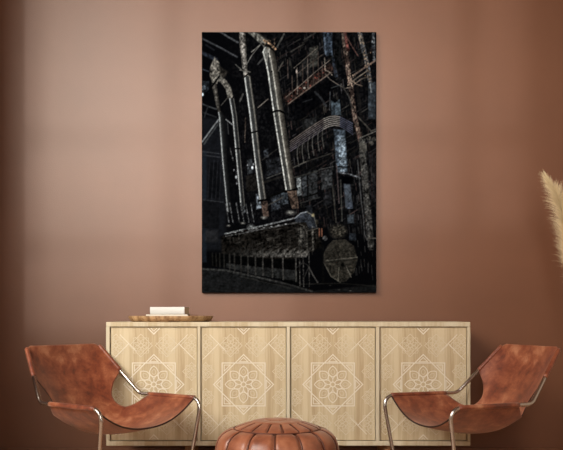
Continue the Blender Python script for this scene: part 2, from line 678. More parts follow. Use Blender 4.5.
# local +y is forward; forward must be (sin th, -cos th)
def face(o, th, m):
    o.rotation_euler = (0, 0, math.atan2(-math.cos(th), m * math.sin(th)) - PI / 2)
face(chair, 0.914, 1)
tag(chair, 'brown leather sling armchair left of the pouf, facing right', 'armchair', 'leather sling armchairs')
chair2 = copy_tree(chair)
chair2.location = (0.646, YF - 0.505, 0)
face(chair2, 1.208, -1)
tag(chair2, 'brown leather sling armchair right of the pouf with brightly lit back, facing left', 'armchair', 'leather sling armchairs')

# ---------------------------------------------------------------- pouf
PFY = YC + 4.02
pf = thing('leather_pouf', 'round brown leather patchwork pouf on the floor between the two armchairs', 'pouf', ((277 - 281.5) * 4.02 / FPX, PFY, 0))
NPAN, NPET = 14, 16
PH0, PT0 = -PI / 2 - 0.046, -PI / 2 + 0.15
SIDE = [(0.205, 0.352), (0.222, 0.351), (0.245, 0.342), (0.265, 0.328), (0.282, 0.308), (0.292, 0.282), (0.298, 0.25), (0.302, 0.20), (0.300, 0.14), (0.290, 0.08), (0.272, 0.035), (0.245, 0.008), (0.21, 0.0), (0.0, 0.0)]
TOP = [(0.205, 0.352), (0.195, 0.361), (0.18, 0.367), (0.16, 0.374), (0.14, 0.380), (0.12, 0.385)]
DISC = [(0.12, 0.385), (0.112, 0.3895), (0.10, 0.391), (0.08, 0.393), (0.062, 0.394), (0.058, 0.392), (0.052, 0.3955), (0.03, 0.397), (0.0, 0.397)]

def panelled(name, prof, nseg, ph0, depth, per=14):
    bm = bmesh.new()
    seg = nseg * per
    rings = []
    for k, (r, z) in enumerate(prof):
        ring = []
        for i in range(seg):
            q = (i % per) / per
            a = ph0 + 2 * PI * i / seg
            d = min(q, 1 - q) * 2
            g = 1 - math.exp(-(d / 0.13) ** 1.4)
            fac = depth * (g - 1)
            # outward normal from the profile
            k0, k1 = max(0, k - 1), min(len(prof) - 1, k + 1)
            dr, dz = prof[k1][0] - prof[k0][0], prof[k1][1] - prof[k0][1]
            L = math.hypot(dr, dz) or 1
            nr, nz = -dz / L, dr / L
            if nr * 1.0 + nz * 0.6 < 0:
                nr, nz = -nr, -nz
            if r < 1e-6:
                nr, nz = 0, 0
            rr, zz = r + nr * fac, z + nz * fac
            if z < 0.02:
                rr, zz = r, z
            ring.append(bm.verts.new((rr * math.cos(a), rr * math.sin(a), zz)))
        rings.append(ring)
    for a, b in zip(rings[:-1], rings[1:]):
        for i in range(seg):
            bm.faces.new((a[i], b[i], b[(i + 1) % seg], a[(i + 1) % seg]))
    bmesh.ops.remove_doubles(bm, verts=bm.verts[:], dist=1e-5)
    return obj(name, bm, M_POUF, pf, True)

panelled('side_cover', SIDE, NPAN, PH0, 0.014)
panelled('top_petals', TOP, NPET, PT0, 0.011)
panelled('top_disc', DISC, 8, 0.2, 0.002)

def seam_lines(prof, n, ph0, rad, off=0.0):
    for i in range(n):
        a = ph0 + 2 * PI * i / n + off
        bm = bmesh.new()
        add_tube(bm, [(r * math.cos(a), r * math.sin(a), z) for r, z in prof], rad, 6)
        obj('piping', bm, M_PIPING, pf, True)
seam_lines([(r - 0.004, z - 0.002) for r, z in SIDE[1:11]], NPAN, PH0, 0.0038, 0.012)
seam_lines([(r, z - 0.003) for r, z in TOP[1:]], NPET, PT0, 0.003, 0.012)
bm = bmesh.new()
ring = [(0.2075 * math.cos(2 * PI * k / 96), 0.2075 * math.sin(2 * PI * k / 96), 0.3535) for k in range(97)]
add_tube(bm, ring, 0.0026, 8, False)
obj('rim_piping', bm, M_PIPING, pf, True)

# ---------------------------------------------------------------- pampas grass
py = -0.62
rnd = random.Random(11)
axis_px = [(548, 181), (557, 197), (562, 214), (566, 236), (570, 264), (576, 302), (583, 347), (589, 395), (595, 440)]
AX = [at(x, y, py) for x, y in axis_px]
pg = thing('pampas_grass', 'beige feathery pampas grass plume leaning in at the right edge', 'plant', (AX[-1].x, py, 0))
base = Vector((AX[-1].x, py, 0))
def axis(s):
    """s 0 tip .. 1 bottom of the list"""
    f = s * (len(AX) - 1)
    i = min(int(f), len(AX) - 2)
    return AX[i].lerp(AX[i + 1], f - i)
bm = bmesh.new()
stem = [axis(k / 30) - base for k in range(31)] + [Vector((0.015, 0, 0.06))]
add_tube(bm, stem, [0.0012 + 0.0025 * k / 31 for k in range(32)], 8)
obj('stem', bm, M_STEM, pg, True)
bm = bmesh.new()
SMAX = 0.66
for i in range(4200):
    s = rnd.random() ** 0.9 * SMAX
    p = axis(s) - base
    q = axis(min(1, s + 0.04)) - base
    up = (p - q).normalized()
    a = rnd.random() * 2 * PI
    e1 = up.cross(Vector((0, 1, 0))).normalized()
    e2 = up.cross(e1)
    out = e1 * math.cos(a) + e2 * math.sin(a)
    fat = min(1.0, 0.22 + s / 0.26) * (1.0 if s < 0.5 else max(0.25, 1 - (s - 0.5) / 0.2))
    L = (0.055 + 0.06 * rnd.random()) * (0.55 + 0.45 * fat)
    spread = (0.34 + 0.40 * rnd.random()) * fat
    if rnd.random() < 0.10:
        spread *= 1.7
    d0 = (up + out * spread * 0.6).normalized()
    n = 4
    w0 = 0.0007 + 0.0006 * rnd.random()
    sd = d0.cross(Vector((rnd.random() - .5, rnd.random() - .5, rnd.random() - .5))).normalized()
    pts = []
    pos = p.copy()
    d = d0.copy()
    for k in range(n + 1):
        pts.append(pos.copy())
        d = (d + out * spread * 0.22 + Vector((0, 0, -0.06 * k))).normalized()
        pos = pos + d * (L / n)
    vs = []
    for k, pt in enumerate(pts):
        w = w0 * (1 - 0.8 * k / n)
        vs.append((bm.verts.new(pt + sd * w), bm.verts.new(pt - sd * w)))
    for k in range(n):
        bm.faces.new((vs[k][0], vs[k + 1][0], vs[k + 1][1], vs[k][1]))
obj('plume', bm, M_PLUME, pg)['kind'] = 'stuff'
va = thing('floor_vase', 'dark stoneware floor vase holding the pampas grass, beyond the right edge', 'vase', (AX[-1].x + 0.01, py, 0))
bm = bmesh.new()
add_lathe(bm, [(0, 0), (0.09, 0), (0.12, 0.03), (0.14, 0.12), (0.12, 0.22), (0.07, 0.30), (0.05, 0.34), (0.058, 0.36), (0.052, 0.36), (0.043, 0.34), (0.06, 0.29), (0.11, 0.21), (0.125, 0.12), (0.10, 0.04), (0, 0.03)], 40)
obj('body', bm, M_CERAMIC, va, True)

# ---------------------------------------------------------------- canvas print
#PAINT
def paint():
    """the printed picture: a dark hall of old machinery, pipes and girders (sRGB, rows from the top)"""
    S = 2.0
    PX0, PX1, PY0, PY1 = 201.8, 376.4, 32.0, 292.8
    W, H = int((PX1 - PX0) * S), int((PY1 - PY0) * S)
    X, Y = np.meshgrid(PX0 + (np.arange(W) + 0.5) / S, PY0 + (np.arange(H) + 0.5) / S)
    R = np.random.RandomState(7)

    def vnoise(cell, cy=None):
        cy = cy or cell
        nx, ny = int(W / S / cell) + 3, int(H / S / cy) + 3
        g = R.rand(ny, nx)
        fx, fy = (X - PX0) / cell, (Y - PY0) / cy
        ix, iy = fx.astype(int), fy.astype(int)
        tx, ty = fx - ix, fy - iy
        tx, ty = tx * tx * (3 - 2 * tx), ty * ty * (3 - 2 * ty)
        return (g[iy, ix] * (1 - tx) + g[iy, ix + 1] * tx) * (1 - ty) + (g[iy + 1, ix] * (1 - tx) + g[iy + 1, ix + 1] * tx) * ty
    N1, N2, N4, N9 = vnoise(1.0), vnoise(2.0), vnoise(4.0), vnoise(9.0)
    NV = vnoise(1.4, 7.0)
    grain = 0.45 * N1 + 0.35 * N2 + 0.2 * N4

    img = np.zeros((H, W, 3))
    img[...] = (10, 10, 12)

    def blend(mask, col, tex=0.0):
        k = 1 + tex * (grain * 2 - 1) * 1.5
        c = np.clip(np.array(col, float)[None, None, :] * k[..., None], 0, 255)
        img[...] = img * (1 - mask[..., None]) + c * mask[..., None]

    def dseg(p0, p1):
        (x0, y0), (x1, y1) = p0, p1
        dx, dy = x1 - x0, y1 - y0
        L = dx * dx + dy * dy + 1e-9
        t = np.clip(((X - x0) * dx + (Y - y0) * dy) / L, 0, 1)
        return np.hypot(X - x0 - t * dx, Y - y0 - t * dy)

    def line(pts, col, w=1.0, a=1.0, tex=0.25, soft=0.7):
        d = np.full((H, W), 1e9)
        for p0, p1 in zip(pts[:-1], pts[1:]):
            d = np.minimum(d, dseg(p0, p1))
        blend(np.clip((w / 2 + soft / 2 - d) / soft, 0, 1) * a, col, tex)

    def poly(pts, col, a=1.0, tex=0.3, soft=0.8):
        inside = np.zeros((H, W), bool)
        n = len(pts)
        d = np.full((H, W), 1e9)
        for i in range(n):
            (x0, y0), (x1, y1) = pts[i], pts[(i + 1) % n]
            c = ((y0 > Y) != (y1 > Y))
            xi = (x1 - x0) * (Y - y0) / ((y1 - y0) if abs(y1 - y0) > 1e-9 else 1e-9) + x0
            inside ^= c & (X < xi)
            d = np.minimum(d, dseg((x0, y0), (x1, y1)))
        sd = np.where(inside, d, -d)
        blend(np.clip(sd / soft + 0.5, 0, 1) * a, col, tex)

    def blob(cx, cy, rx, ry, col, a=1.0, tex=0.4, soft=0.35):
        d = np.hypot((X - cx) / rx, (Y - cy) / ry)
        blend(np.clip((1 - d) / soft, 0, 1) * a, col, tex)

    def rect(x0, y0, x1, y1, col, a=1.0, tex=0.3, soft=0.8):
        poly([(x0, y0), (x1, y0), (x1, y1), (x0, y1)], col, a, tex, soft)

    def pipe(rows, stops, tex=0.12):
        """rows: (y, left, right); stops: (u, colour) across the pipe"""
        ys = [r[0] for r in rows]
        l = np.interp(Y, ys, [r[1] for r in rows])
        r = np.interp(Y, ys, [r_[2] for r_ in rows])
        u = (X - l) / (r - l)
        m = np.clip(np.minimum(X - l, r - X) * 2 + 0.5, 0, 1) * ((Y >= ys[0]) & (Y <= ys[-1]))
        us = [s[0] for s in stops]
        k = 1 + tex * (grain * 2 - 1) * 1.8
        for c in range(3):
            v = np.interp(u, us, [s[1][c] for s in stops]) * k
            img[..., c] = img[..., c] * (1 - m) + v * m

    # ---- far background
    g = np.clip((grain - 0.42) * 4, 0, 1)
    struct_zone = np.clip((X - 222) / 30, 0, 1) * np.clip((232 - Y) / 10, 0, 1)
    img += (struct_zone * g * (0.5 + 0.8 * N9) * NV)[..., None] * np.array((17, 17, 18))
    rect(202, 118, 226, 250, (20, 22, 27), 0.9, 0.15, 4)
    rect(202, 150, 206.5, 262, (24, 31, 40), 0.9, 0.1, 1.5)
    rect(209, 162, 219.5, 198, (13, 14, 17), 1, 0.2, 1.2)
    for x in (208.5, 212.5, 216.5, 220.2):
        line([(x + 1.5, 160), (x - 1, 200)], (30, 31, 36), 0.9, 0.8)
    rect(203, 200, 219, 228, (15, 16, 19), 0.9)
    rect(205, 230, 218, 242, (36, 37, 40), 0.8, 0.2, 2)
    for y in (153, 156.5, 201):
        line([(203, y - 1.5), (223, y + 1)], (44, 46, 50), 1.2, 0.8)
    # roof beams, upper left
    line([(202, 38.5), (220, 47.5), (237, 57)], (66, 68, 73), 1.6, 0.9, 0.3, 1.2)
    line([(220.5, 32), (229, 37.5), (238, 42.5)], (74, 76, 80), 1.8, 0.9, 0.3, 1.2)
    line([(202, 53), (209, 56), (216, 59.5)], (36, 42, 54), 3.4, 0.9, 0.5, 1.5)
    line([(206, 45), (214, 50)], (30, 32, 38), 1.5, 0.8)
    line([(202, 69), (208.5, 71.5)], (46, 52, 62), 1.3)
    rect(202, 81, 209, 93, (34, 40, 48), 0.7, 0.9)
    blob(203.5, 88, 2.6, 3.2, (78, 88, 98), 0.9, 0.9)
    blob(202.6, 94.5, 1.3, 2.2, (205, 222, 232), 1, 0, 0.5)
    line([(202.5, 104), (210, 107), (219, 110)], (52, 54, 57), 1.4, 0.9)
    line([(202, 112), (216, 117)], (40, 42, 46), 1.4, 0.8)
    line([(208, 106), (204.5, 117)], (42, 44, 48), 1.2, 0.8)
    # ---- building on the right: walls, windows, galleries
    for k in range(1100):
        x, y = 258 + R.rand() * 112, 34 + R.rand() * 194
        if x < 268 + (y - 32) * 0.13:
            continue
        L = 2 + 8 * R.rand()
        v = 18 + 54 * R.rand() ** 2
        wtint = R.rand()
        col = (v * (1.05 + 0.2 * (wtint > .7)), v * (1.0 - 0.06 * (wtint > .7)), v * (1.04 if wtint < .4 else 0.9))
        mode = R.rand()
        dx, dy = (0.12 * L, L) if mode < 0.6 else (L, -0.62 * L)
        line([(x, y), (x + dx, y + dy)], col, 0.35 + 0.55 * R.rand(), 0.8)
    for (x0, x1, y0, y1, c) in ((302, 306.5, 176, 198, (50, 54, 58)), (308, 317, 172, 200, (43, 45, 47)), (321, 332, 171, 190, (46, 48, 50)),
                                (323, 331, 193, 206, (27, 28, 31)), (271, 280, 196, 211, (50, 56, 64)), (281, 287.5, 192, 205, (58, 66, 74)),
                                (296.5, 301, 178, 196, (98, 103, 104)), (256, 261, 194, 209, (108, 118, 128)), (242.5, 245, 205, 213, (90, 94, 98)),
                                (236, 239.5, 170, 183, (44, 46, 50)), (247, 252, 160, 174, (50, 54, 58)), (263.5, 268, 150, 158, (60, 66, 74)),
                                (266, 281, 160, 176, (30, 32, 36)), (302, 316, 120, 136, (34, 35, 36)), (305, 312, 206, 222, (30, 33, 38)),
                                (309, 318, 48, 68, (60, 59, 54)), (300, 307, 60, 72, (30, 30, 30)), (246, 258, 176, 192, (24, 22, 20))):
        poly([(x0, y0), (x1, y0 - 0.25 * (x1 - x0)), (x1 + 0.5, y1 - 0.25 * (x1 - x0)), (x0 + 0.5, y1)], c, 0.85, 0.7, 1.2)
    for (x, y, rr, c) in ((252.3, 167.5, 1.5, (205, 215, 222)), (253.5, 164, 1.2, (130, 135, 140)), (236.2, 177, 1.6, (190, 196, 200)), (237, 183, 1.3, (110, 112, 116)),
                          (234, 170, 1.1, (90, 92, 95)), (247.5, 165, 1.1, (110, 112, 115)), (232.5, 158, 1.0, (120, 121, 122)), (257.5, 198, 1.8, (150, 160, 172))):
        blob(x, y, rr, rr * 1.5, c, 0.95, 0.5, 0.6)
    # horizontal girders running up to the right
    for (x0, y0, x1, y1, c, w_) in ((293, 167.5, 306, 161.5, (78, 75, 68), 1.1), (306, 161.5, 332, 153, (52, 50, 46), 1.0), (294, 177.5, 319, 170.5, (52, 51, 48), 1.0),
                                    (267, 178, 283, 172, (62, 61, 58), 1.0), (262, 183, 283, 176, (28, 27, 26), 2.0), (268, 205, 283, 197, (60, 58, 54), 1.2),
                                    (319, 169.5, 333, 166.5, (66, 66, 66), 0.9), (301, 198, 318, 193, (12, 12, 12), 1.6), (300, 203, 320, 197, (48, 48, 47), 1.0),
                                    (262, 160, 277, 149, (46, 44, 42), 0.8), (258, 107.5, 268, 99, (110, 100, 90), 1.0), (258, 64, 266, 55, (64, 64, 64), 1.6),
                                    (278, 71, 283, 62, (70, 66, 60), 1.5), (277, 47, 284, 34, (76, 74, 70), 1.8), (290, 52, 304, 44, (52, 49, 46), 1.2), (304, 40, 315, 33, (50, 49, 47), 1.6)):
        line([(x0, y0), (x1, y1)], c, w_, 0.95)
    # gallery railings
    poly([(283, 96), (330, 63), (334, 70), (287, 106)], (40, 27, 23), 0.75, 1.0, 1.5)
    for k in range(26):
        x = 284 + 44 * R.rand()
        y = 97 - (x - 284) * 0.72 + R.rand() * 8
        blob(x, y, 0.9, 1.3, (90 + 40 * R.rand(), 50, 40), 0.7, 0.5, 0.7)
    line([(286, 97), (300, 85.5), (314, 73), (330, 60)], (112, 98, 88), 0.8)
    line([(288, 104), (300, 95), (316, 83.5), (331, 72.5)], (96, 80, 70), 1.2)
    line([(294, 68), (305, 58.5), (317, 48)], (100, 90, 80), 0.8)
    line([(297, 74), (308, 65), (322, 55)], (66, 57, 50), 0.8)
    for x, y0, y1 in ((297, 68, 94), (307.5, 58, 88), (318, 52, 80), (287.5, 60, 78), (292, 76, 98), (302.5, 64, 92), (313, 60, 84), (322, 62, 78)):
        line([(x, y0), (x + 0.4, y1)], (104, 93, 84) if x in (297, 307.5) else (74, 60, 54), 0.9, 0.85)
    blob(304.5, 88, 1.6, 1.2, (150, 143, 132), 0.8)
    blob(296.5, 71.5, 0.8, 2.6, (165, 145, 135), 0.8)
    poly([(289, 105), (332, 76), (338, 82), (330, 98), (296, 122)], (9, 9, 11), 0.85, 0.4, 2)
    line([(315, 92), (321, 98), (326, 106)], (44, 46, 50), 2.2, 0.8)
    line([(303, 102), (312, 99)], (32, 34, 38), 1.0)
    # blue duct, top
    poly([(322.6, 32), (332, 32), (332.6, 55), (326, 56), (323.6, 48)], (40, 50, 63), 0.95, 0.8, 1.4)
    line([(324.3, 38), (325.6, 54)], (84, 98, 116), 1.4, 0.8, 0.6)
    line([(331, 42), (332, 56)], (66, 80, 98), 1.2, 0.8, 0.6)
    line([(324.5, 58), (325, 70), (329, 72), (332, 75)], (120, 108, 96), 1.1, 0.8, 0.8)
    line([(333, 58), (336, 76)], (34, 40, 50), 3.0, 0.8, 0.8)
    rect(335, 32, 341, 70, (16, 17, 18), 0.8, 0.8)
    # rusty columns
    def column(pts, w_, base, hi, n):
        line(pts, base, w_, 0.95, 0.9, 1.2)
        for k in range(n):
            t = R.rand() * (len(pts) - 1)
            i = int(t)
            t -= i
            x = pts[i][0] * (1 - t) + pts[i + 1][0] * t + (R.rand() - 0.5) * w_ * 0.8
            y = pts[i][1] * (1 - t) + pts[i + 1][1] * t
            v = 0.5 + 0.5 * R.rand()
            blob(x, y, 0.5 + 0.5 * R.rand(), 0.8 + 1.6 * R.rand(), tuple(c * v for c in hi), 0.75, 0.4, 0.8)
    column([(343.5, 32), (345.5, 50), (348.5, 74), (351.5, 92), (354.5, 117), (360.5, 140)], 5.0, (60, 45, 40), (165, 142, 122), 110)
    column([(345, 33), (348, 50)], 3.0, (80, 42, 38), (130, 66, 58), 18)
    column([(362, 140), (363, 160), (367, 203), (371, 247)], 6.5, (50, 49, 47), (104, 100, 92), 120)
    column([(359.5, 32), (362, 44), (366.5, 62), (369, 76), (371, 86)], 4.4, (62, 63, 66), (170, 140, 110), 60)
    line([(344.5, 33), (351, 45), (358, 56)], (92, 60, 54), 1.0)
    rect(368, 82, 375.5, 119, (40, 46, 52), 0.9, 0.6)
    line([(370, 84), (371, 92)], (120, 124, 126), 1.3, 0.8)
    column([(373, 33), (374, 60)], 3.0, (34, 37, 42), (140, 144, 148), 26)
    line([(353, 75.5), (364, 68), (376, 60)], (98, 80, 70), 1.8)
    line([(348, 85), (358, 77), (367, 71)], (100, 88, 76), 1.1)
    line([(352, 86), (361, 79), (368, 77)], (88, 76, 66), 1.0)
    line([(348, 78), (356, 84), (362, 86)], (120, 100, 84), 0.9)
    for k in range(22):
        blob(347 + 9 * R.rand(), 74 + 14 * R.rand(), 0.7, 0.9, (170, 140, 116), 0.7, 0.5, 0.7)
    for k in range(10):
        blob(364 + 7 * R.rand(), 50 + 30 * R.rand(), 0.7, 1.1, (172, 128, 92), 0.7, 0.5, 0.7)
    line([(325.5, 74), (330, 79.5), (337, 84), (345, 88.5), (351, 87)], (98, 88, 80), 0.9)
    line([(341, 84), (349, 97), (352, 108)], (56, 54, 52), 1.2)
    line([(330, 92), (329.5, 110)], (56, 58, 62), 1.0)
    line([(331, 88), (340, 85)], (50, 54, 56), 0.9)
    poly([(330.5, 100), (335, 103), (339.5, 99), (341, 115), (331.5, 115)], (58, 70, 80), 0.95, 0.5, 1)
    line([(357, 88), (361, 117)], (26, 24, 24), 3.0, 0.7)
    line([(358, 117), (371, 131), (376, 129)], (64, 60, 55), 1.4)
    line([(362, 137), (376, 131)], (92, 88, 82), 1.2)
    for cx, cy in ((368.5, 138), (371, 143), (374, 139)):
        blob(cx, cy, 3.0, 2.6, (70, 66, 60), 0.8, 0.9)
    poly([(359, 143), (366.5, 143), (367, 151), (359.5, 151.5)], (72, 69, 63), 0.95, 0.4)
    for k in range(5):
        line([(369 + k * 1.6, 152), (371 + k * 1.4, 202)], (30 + 8 * (k % 2), 31, 33), 0.9, 0.8, 0.9)
    for k in range(60):
        x, y = 352 + 23 * R.rand(), 160 + 118 * R.rand()
        line([(x, y), (x + 0.5, y + 3 + 6 * R.rand())], (38 + 24 * R.rand(),) * 3, 0.8, 0.7)
    # tall bright tank
    poly([(333.5, 129), (345, 130), (347.5, 172), (336.5, 172)], (58, 70, 82), 0.95, 0.6, 1.5)
    poly([(338, 136), (344.5, 135), (346.8, 171), (340, 171)], (92, 106, 119), 0.95, 0.6, 2.2)
    for k in range(70):
        t = R.rand() ** 0.7
        blob(339.5 + 6.0 * R.rand(), 138 + 34 * t, 0.6, 0.9, (168, 184, 198), 0.5, 0.5, 0.8)
    line([(338, 166.5), (349, 167)], (12, 13, 15), 1.2)
    line([(340, 172.5), (349, 174), (357, 176.5), (360, 178)], (96, 100, 106), 1.5, 0.8, 0.7)
    poly([(340, 176), (353, 177), (353, 184), (341, 184)], (7, 7, 8), 0.95, 0.2, 1)
    poly([(343.5, 183.5), (350, 184), (352.5, 207), (345.5, 207.5)], (62, 70, 80), 0.95, 0.35, 1.4)
    poly([(345.5, 201), (352.5, 201), (353, 208.5), (347, 208.5)], (62, 70, 84), 0.9, 0.5)
    poly([(347, 214.5), (353.8, 214.5), (354, 223), (347.5, 223)], (48, 55, 62), 0.95, 0.5)
    poly([(349, 233), (356, 233), (356, 240), (349, 240)], (36, 42, 50), 0.9, 0.5)
    line([(336.5, 165), (339, 203)], (74, 62, 62), 1.3, 0.85)
    line([(340.5, 180), (342, 221)], (62, 62, 58), 1.2, 0.85)
    line([(332.5, 186), (336, 222)], (62, 60, 54), 1.3, 0.85)
    line([(357.5, 160), (361, 200), (364, 222)], (74, 74, 74), 1.1, 0.8)
    line([(363.5, 222), (364.5, 234), (367, 240), (369, 234), (367.5, 222)], (80, 80, 80), 1.0, 0.8)
    line([(368, 238), (376, 238)], (84, 80, 72), 1.3, 0.85)
    # bundle of bent tubes
    for k in range(6):
        o = k * 2.15
        c = (98 - k * 4, 86 - k * 3, 80)
        line([(290, 141.5 + o * 0.9), (304, 131.5 + o), (317, 122.8 + o), (324, 118.6 + o * 0.95)], c, 0.9, 0.95)
        line([(324, 118.6 + o * 0.95), (329, 116.6 + o * 0.9), (335, 116 + o * 0.85), (340, 117 + o * 0.85)], (142, 134, 126), 0.9, 0.9)
        line([(340, 117 + o * 0.85), (346, 120 + o * 0.9), (352.5, 123.5 + o)], (66, 69, 90), 0.9, 0.9)
    for x in (297, 302, 307.5, 312, 317.5, 322):
        y0 = 149 - (x - 293) * 0.72
        line([(x + 2.2, y0 - 2), (x + 0.3, y0 + 3), (x + 0.2, y0 + 10), (x + 1.8, y0 + 20)], (88, 85, 80), 0.9, 0.85)
    # right-hand foot of the building, steam-pipe cones
    line([(258.5, 201), (270, 196), (283, 191.5), (297, 189)], (11, 11, 11), 1.8)
    # ---- the four long pipes
    blk, dk = (12, 12, 13), (44, 46, 49)
    pipe([(84, 211.5, 216.5), (112, 217.6, 221)], [(0, (52, 49, 45)), (.4, (80, 75, 69)), (1, (32, 30, 28))], 0.5)
    pipe([(112, 217.8, 222.4), (116, 218.6, 224.6), (160, 222.0, 227.2), (203, 226.2, 231.0), (212, 227.2, 231.6)],
         [(0, (96, 98, 98)), (.14, (158, 161, 160)), (.32, (44, 46, 47)), (.6, (24, 25, 27)), (1, (14, 14, 15))])
    poly([(214.5, 57), (219.5, 63), (221.5, 74), (217, 84), (212.5, 83), (209.5, 75), (210.5, 66)], (92, 87, 79), 1, 0.7, 1)
    poly([(219, 66), (228, 72), (224, 78), (219.5, 78)], (44, 40, 35), 0.8, 0.8, 2)
    line([(219, 77.5), (224, 82), (228.5, 88.5), (230, 96)], (98, 93, 85), 5.6, 1, 0.6, 1)
    line([(206, 95), (213, 85), (219.5, 76)], (9, 9, 10), 1.4)
    line([(221, 105.5), (229, 96), (231, 93)], (80, 76, 70), 0.8, 0.9)
    pipe([(98, 229.0, 234.2), (116, 232.0, 237.2), (160, 236.2, 241.2), (206, 240.4, 245.2)],
         [(0, (110, 111, 110)), (.14, (182, 184, 181)), (.32, (46, 48, 49)), (.68, (26, 27, 28)), (.86, (88, 86, 82)), (1, (20, 20, 20))])
    line([(235.2, 148.5), (241, 148.5)], (8, 8, 8), 1.3)
    pipe([(32, 239.0, 245.6), (45, 239.6, 246.4), (72, 242.6, 247.6), (77, 243.6, 249.6)],
         [(0, (62, 58, 54)), (.4, (122, 116, 109)), (.75, (92, 87, 81)), (1, (40, 38, 35))], 0.65)
    pipe([(76, 243.8, 250.6), (116, 249.4, 256.2), (160, 254.4, 260.8), (200, 259.4, 266.6)],
         [(0, (120, 121, 118)), (.12, (205, 206, 201)), (.27, (56, 58, 58)), (.6, (40, 41, 41)), (.8, (112, 108, 100)), (1, (30, 28, 26))])
    line([(243, 78), (248, 74), (251, 72)], (24, 22, 20), 1.4)
    line([(250, 133), (254, 132), (257.8, 131)], (8, 8, 8), 1.4)
    line([(259, 200.5), (267.8, 199.5)], (9, 9, 9), 1.8)
    poly([(260.5, 201), (267.5, 201), (269, 216), (263.5, 218)], (70, 54, 46), 0.95, 0.7)
    # braces beside pipe three
    line([(246.5, 64.5), (252, 55), (259.5, 46)], (98, 95, 90), 0.9)
    line([(251.5, 52), (260, 45)], (120, 116, 108), 1.0)
    line([(235.5, 64.5), (244, 72)], (88, 86, 82), 0.9)
    line([(240, 70), (250, 72)], (84, 80, 74), 1.0)
    line([(240, 101), (243, 94)], (92, 90, 86), 1.6, 0.8)
    line([(226, 119.5), (233, 125)], (120, 121, 122), 1.1)
    line([(202, 142), (210, 131), (218.5, 119.5)], (100, 103, 105), 1.5)
    line([(204, 144), (219, 122.5)], (48, 50, 52), 1.6)
    line([(245.5, 118), (244.8, 142)], (88, 74, 64), 1.1, 0.8, 0.8)
    line([(227.5, 122), (228.5, 134)], (58, 58, 60), 1.0, 0.8)
    line([(230, 148), (233, 160)], (78, 78, 79), 1.0, 0.8, 0.9)
    # big pipe
    poly([(247, 32), (256, 32), (268, 41), (264, 47)], (92, 89, 82), 1, 0.6, 1)
    line([(255, 31), (269, 41)], (40, 38, 35), 1.2)
    pipe([(47, 264.6, 273.6), (52, 262.2, 274.4), (60, 264.6, 276.2), (73, 267.4, 278.2), (116, 273.4, 284.4), (160, 280.6, 291.0), (190, 285.4, 296.0)],
         [(0, (118, 117, 111)), (.08, (212, 211, 203)), (.18, (50, 51, 50)), (.42, (64, 63, 59)), (.53, (182, 177, 165)), (.63, (84, 79, 71)), (1, (34, 31, 28))], 0.2)
    poly([(263, 46), (269, 48), (268, 64), (265.5, 60)], (128, 126, 118), 0.7, 0.3, 1.5)
    line([(268.5, 53), (268, 60), (271, 76)], (34, 33, 31), 1.0, 0.8)
    blob(271.8, 71.5, 0.9, 1.2, (20, 19, 18))
    line([(264, 40.5), (269.5, 43.5), (275.5, 49)], (112, 84, 62), 2.2, 1, 0.9)
    line([(263, 44), (269, 46.5), (274, 51)], (18, 16, 15), 1.8)
    for k in range(12):
        blob(264 + 11 * R.rand(), 38 + 11 * R.rand(), 0.8, 0.9, (160, 128, 98), 0.7, 0.5, 0.7)
    line([(271.6, 112.5), (276, 110.8), (280, 110.8), (284.4, 113)], (7, 7, 7), 1.8)
    line([(285, 192), (297, 188.6)], (8, 8, 8), 1.8)
    poly([(287, 191), (296.5, 190), (299, 208), (292, 209)], (76, 60, 50), 0.95, 0.6)
    line([(288.5, 196), (294, 204)], (38, 28, 24), 1.4)
    # feet of the pipes
    for x, y, r_ in ((228.5, 225.5, 3.0), (243, 223, 3.6), (264, 217.5, 4.4), (291, 212.6, 6.6)):
        blob(x, y, r_, r_ * 0.5, (112, 110, 104), 0.95, 0.5, 0.8)
    for x in (226.5, 230.5, 237, 241.5, 246.5, 251.5):
        line([(x - 0.8, 203), (x + 2.4, 222)], (74, 75, 77), 1.1, 0.85, 0.8)
    # ---- the engine in front
    poly([(221, 236), (262, 226), (300, 221), (318, 222), (322, 246), (300, 258), (222, 262)], (20, 18, 16), 1, 0.9, 2)
    for k in range(190):
        x, y = 224 + 92 * R.rand(), 226 + 28 * R.rand()
        if y < 237 - (x - 222) * 0.15:
            continue
        v = 30 + 36 * R.rand() ** 2
        s_ = R.rand()
        line([(x, y), (x + (2 + 4 * R.rand()) * (1 if s_ < .6 else .1), y - 1.2 if s_ < .6 else y + 4)], (v * 1.06, v, v * .92), 0.8, 0.75)
    line([(225, 233.5), (236, 231), (245, 229), (259, 226.5), (278, 222), (294, 218)], (96, 98, 99), 1.6, 0.95, 0.6)
    line([(226, 236), (245, 232.5), (262, 229), (282, 225), (300, 222)], (66, 66, 66), 1.4, 0.9, 0.7)
    for k in range(9):
        x = 228 + k * 7.2
        blob(x, 233.4 - (x - 228) * 0.165, 1.8, 0.8, (176, 178, 178), 0.75, 0.4, 0.8)
    blob(251, 227.5, 5.2, 4.6, (120, 122, 122), 0.9, 0.7, 0.8)
    blob(251, 230, 2.4, 2.0, (40, 40, 40), 0.8)
    poly([(294, 219), (300, 213), (307, 211.5), (314, 215), (317, 227), (309, 229), (306, 222), (296, 222)], (44, 49, 57), 0.95, 0.5, 1)
    line([(295, 218), (300.6, 213), (307, 211.5)], (132, 138, 146), 1.2, 0.85)
    line([(307, 211.8), (314, 216), (316.5, 226)], (96, 94, 86), 1.1, 0.85)
    blob(313, 215, 2.1, 2.6, (192, 172, 118), 0.95, 0.3, 0.9)
    blob(317, 222, 1.6, 3.0, (66, 60, 48), 0.8)
    poly([(297, 228), (304, 226), (306, 246), (299, 248)], (58, 56, 52), 0.8, 0.9)
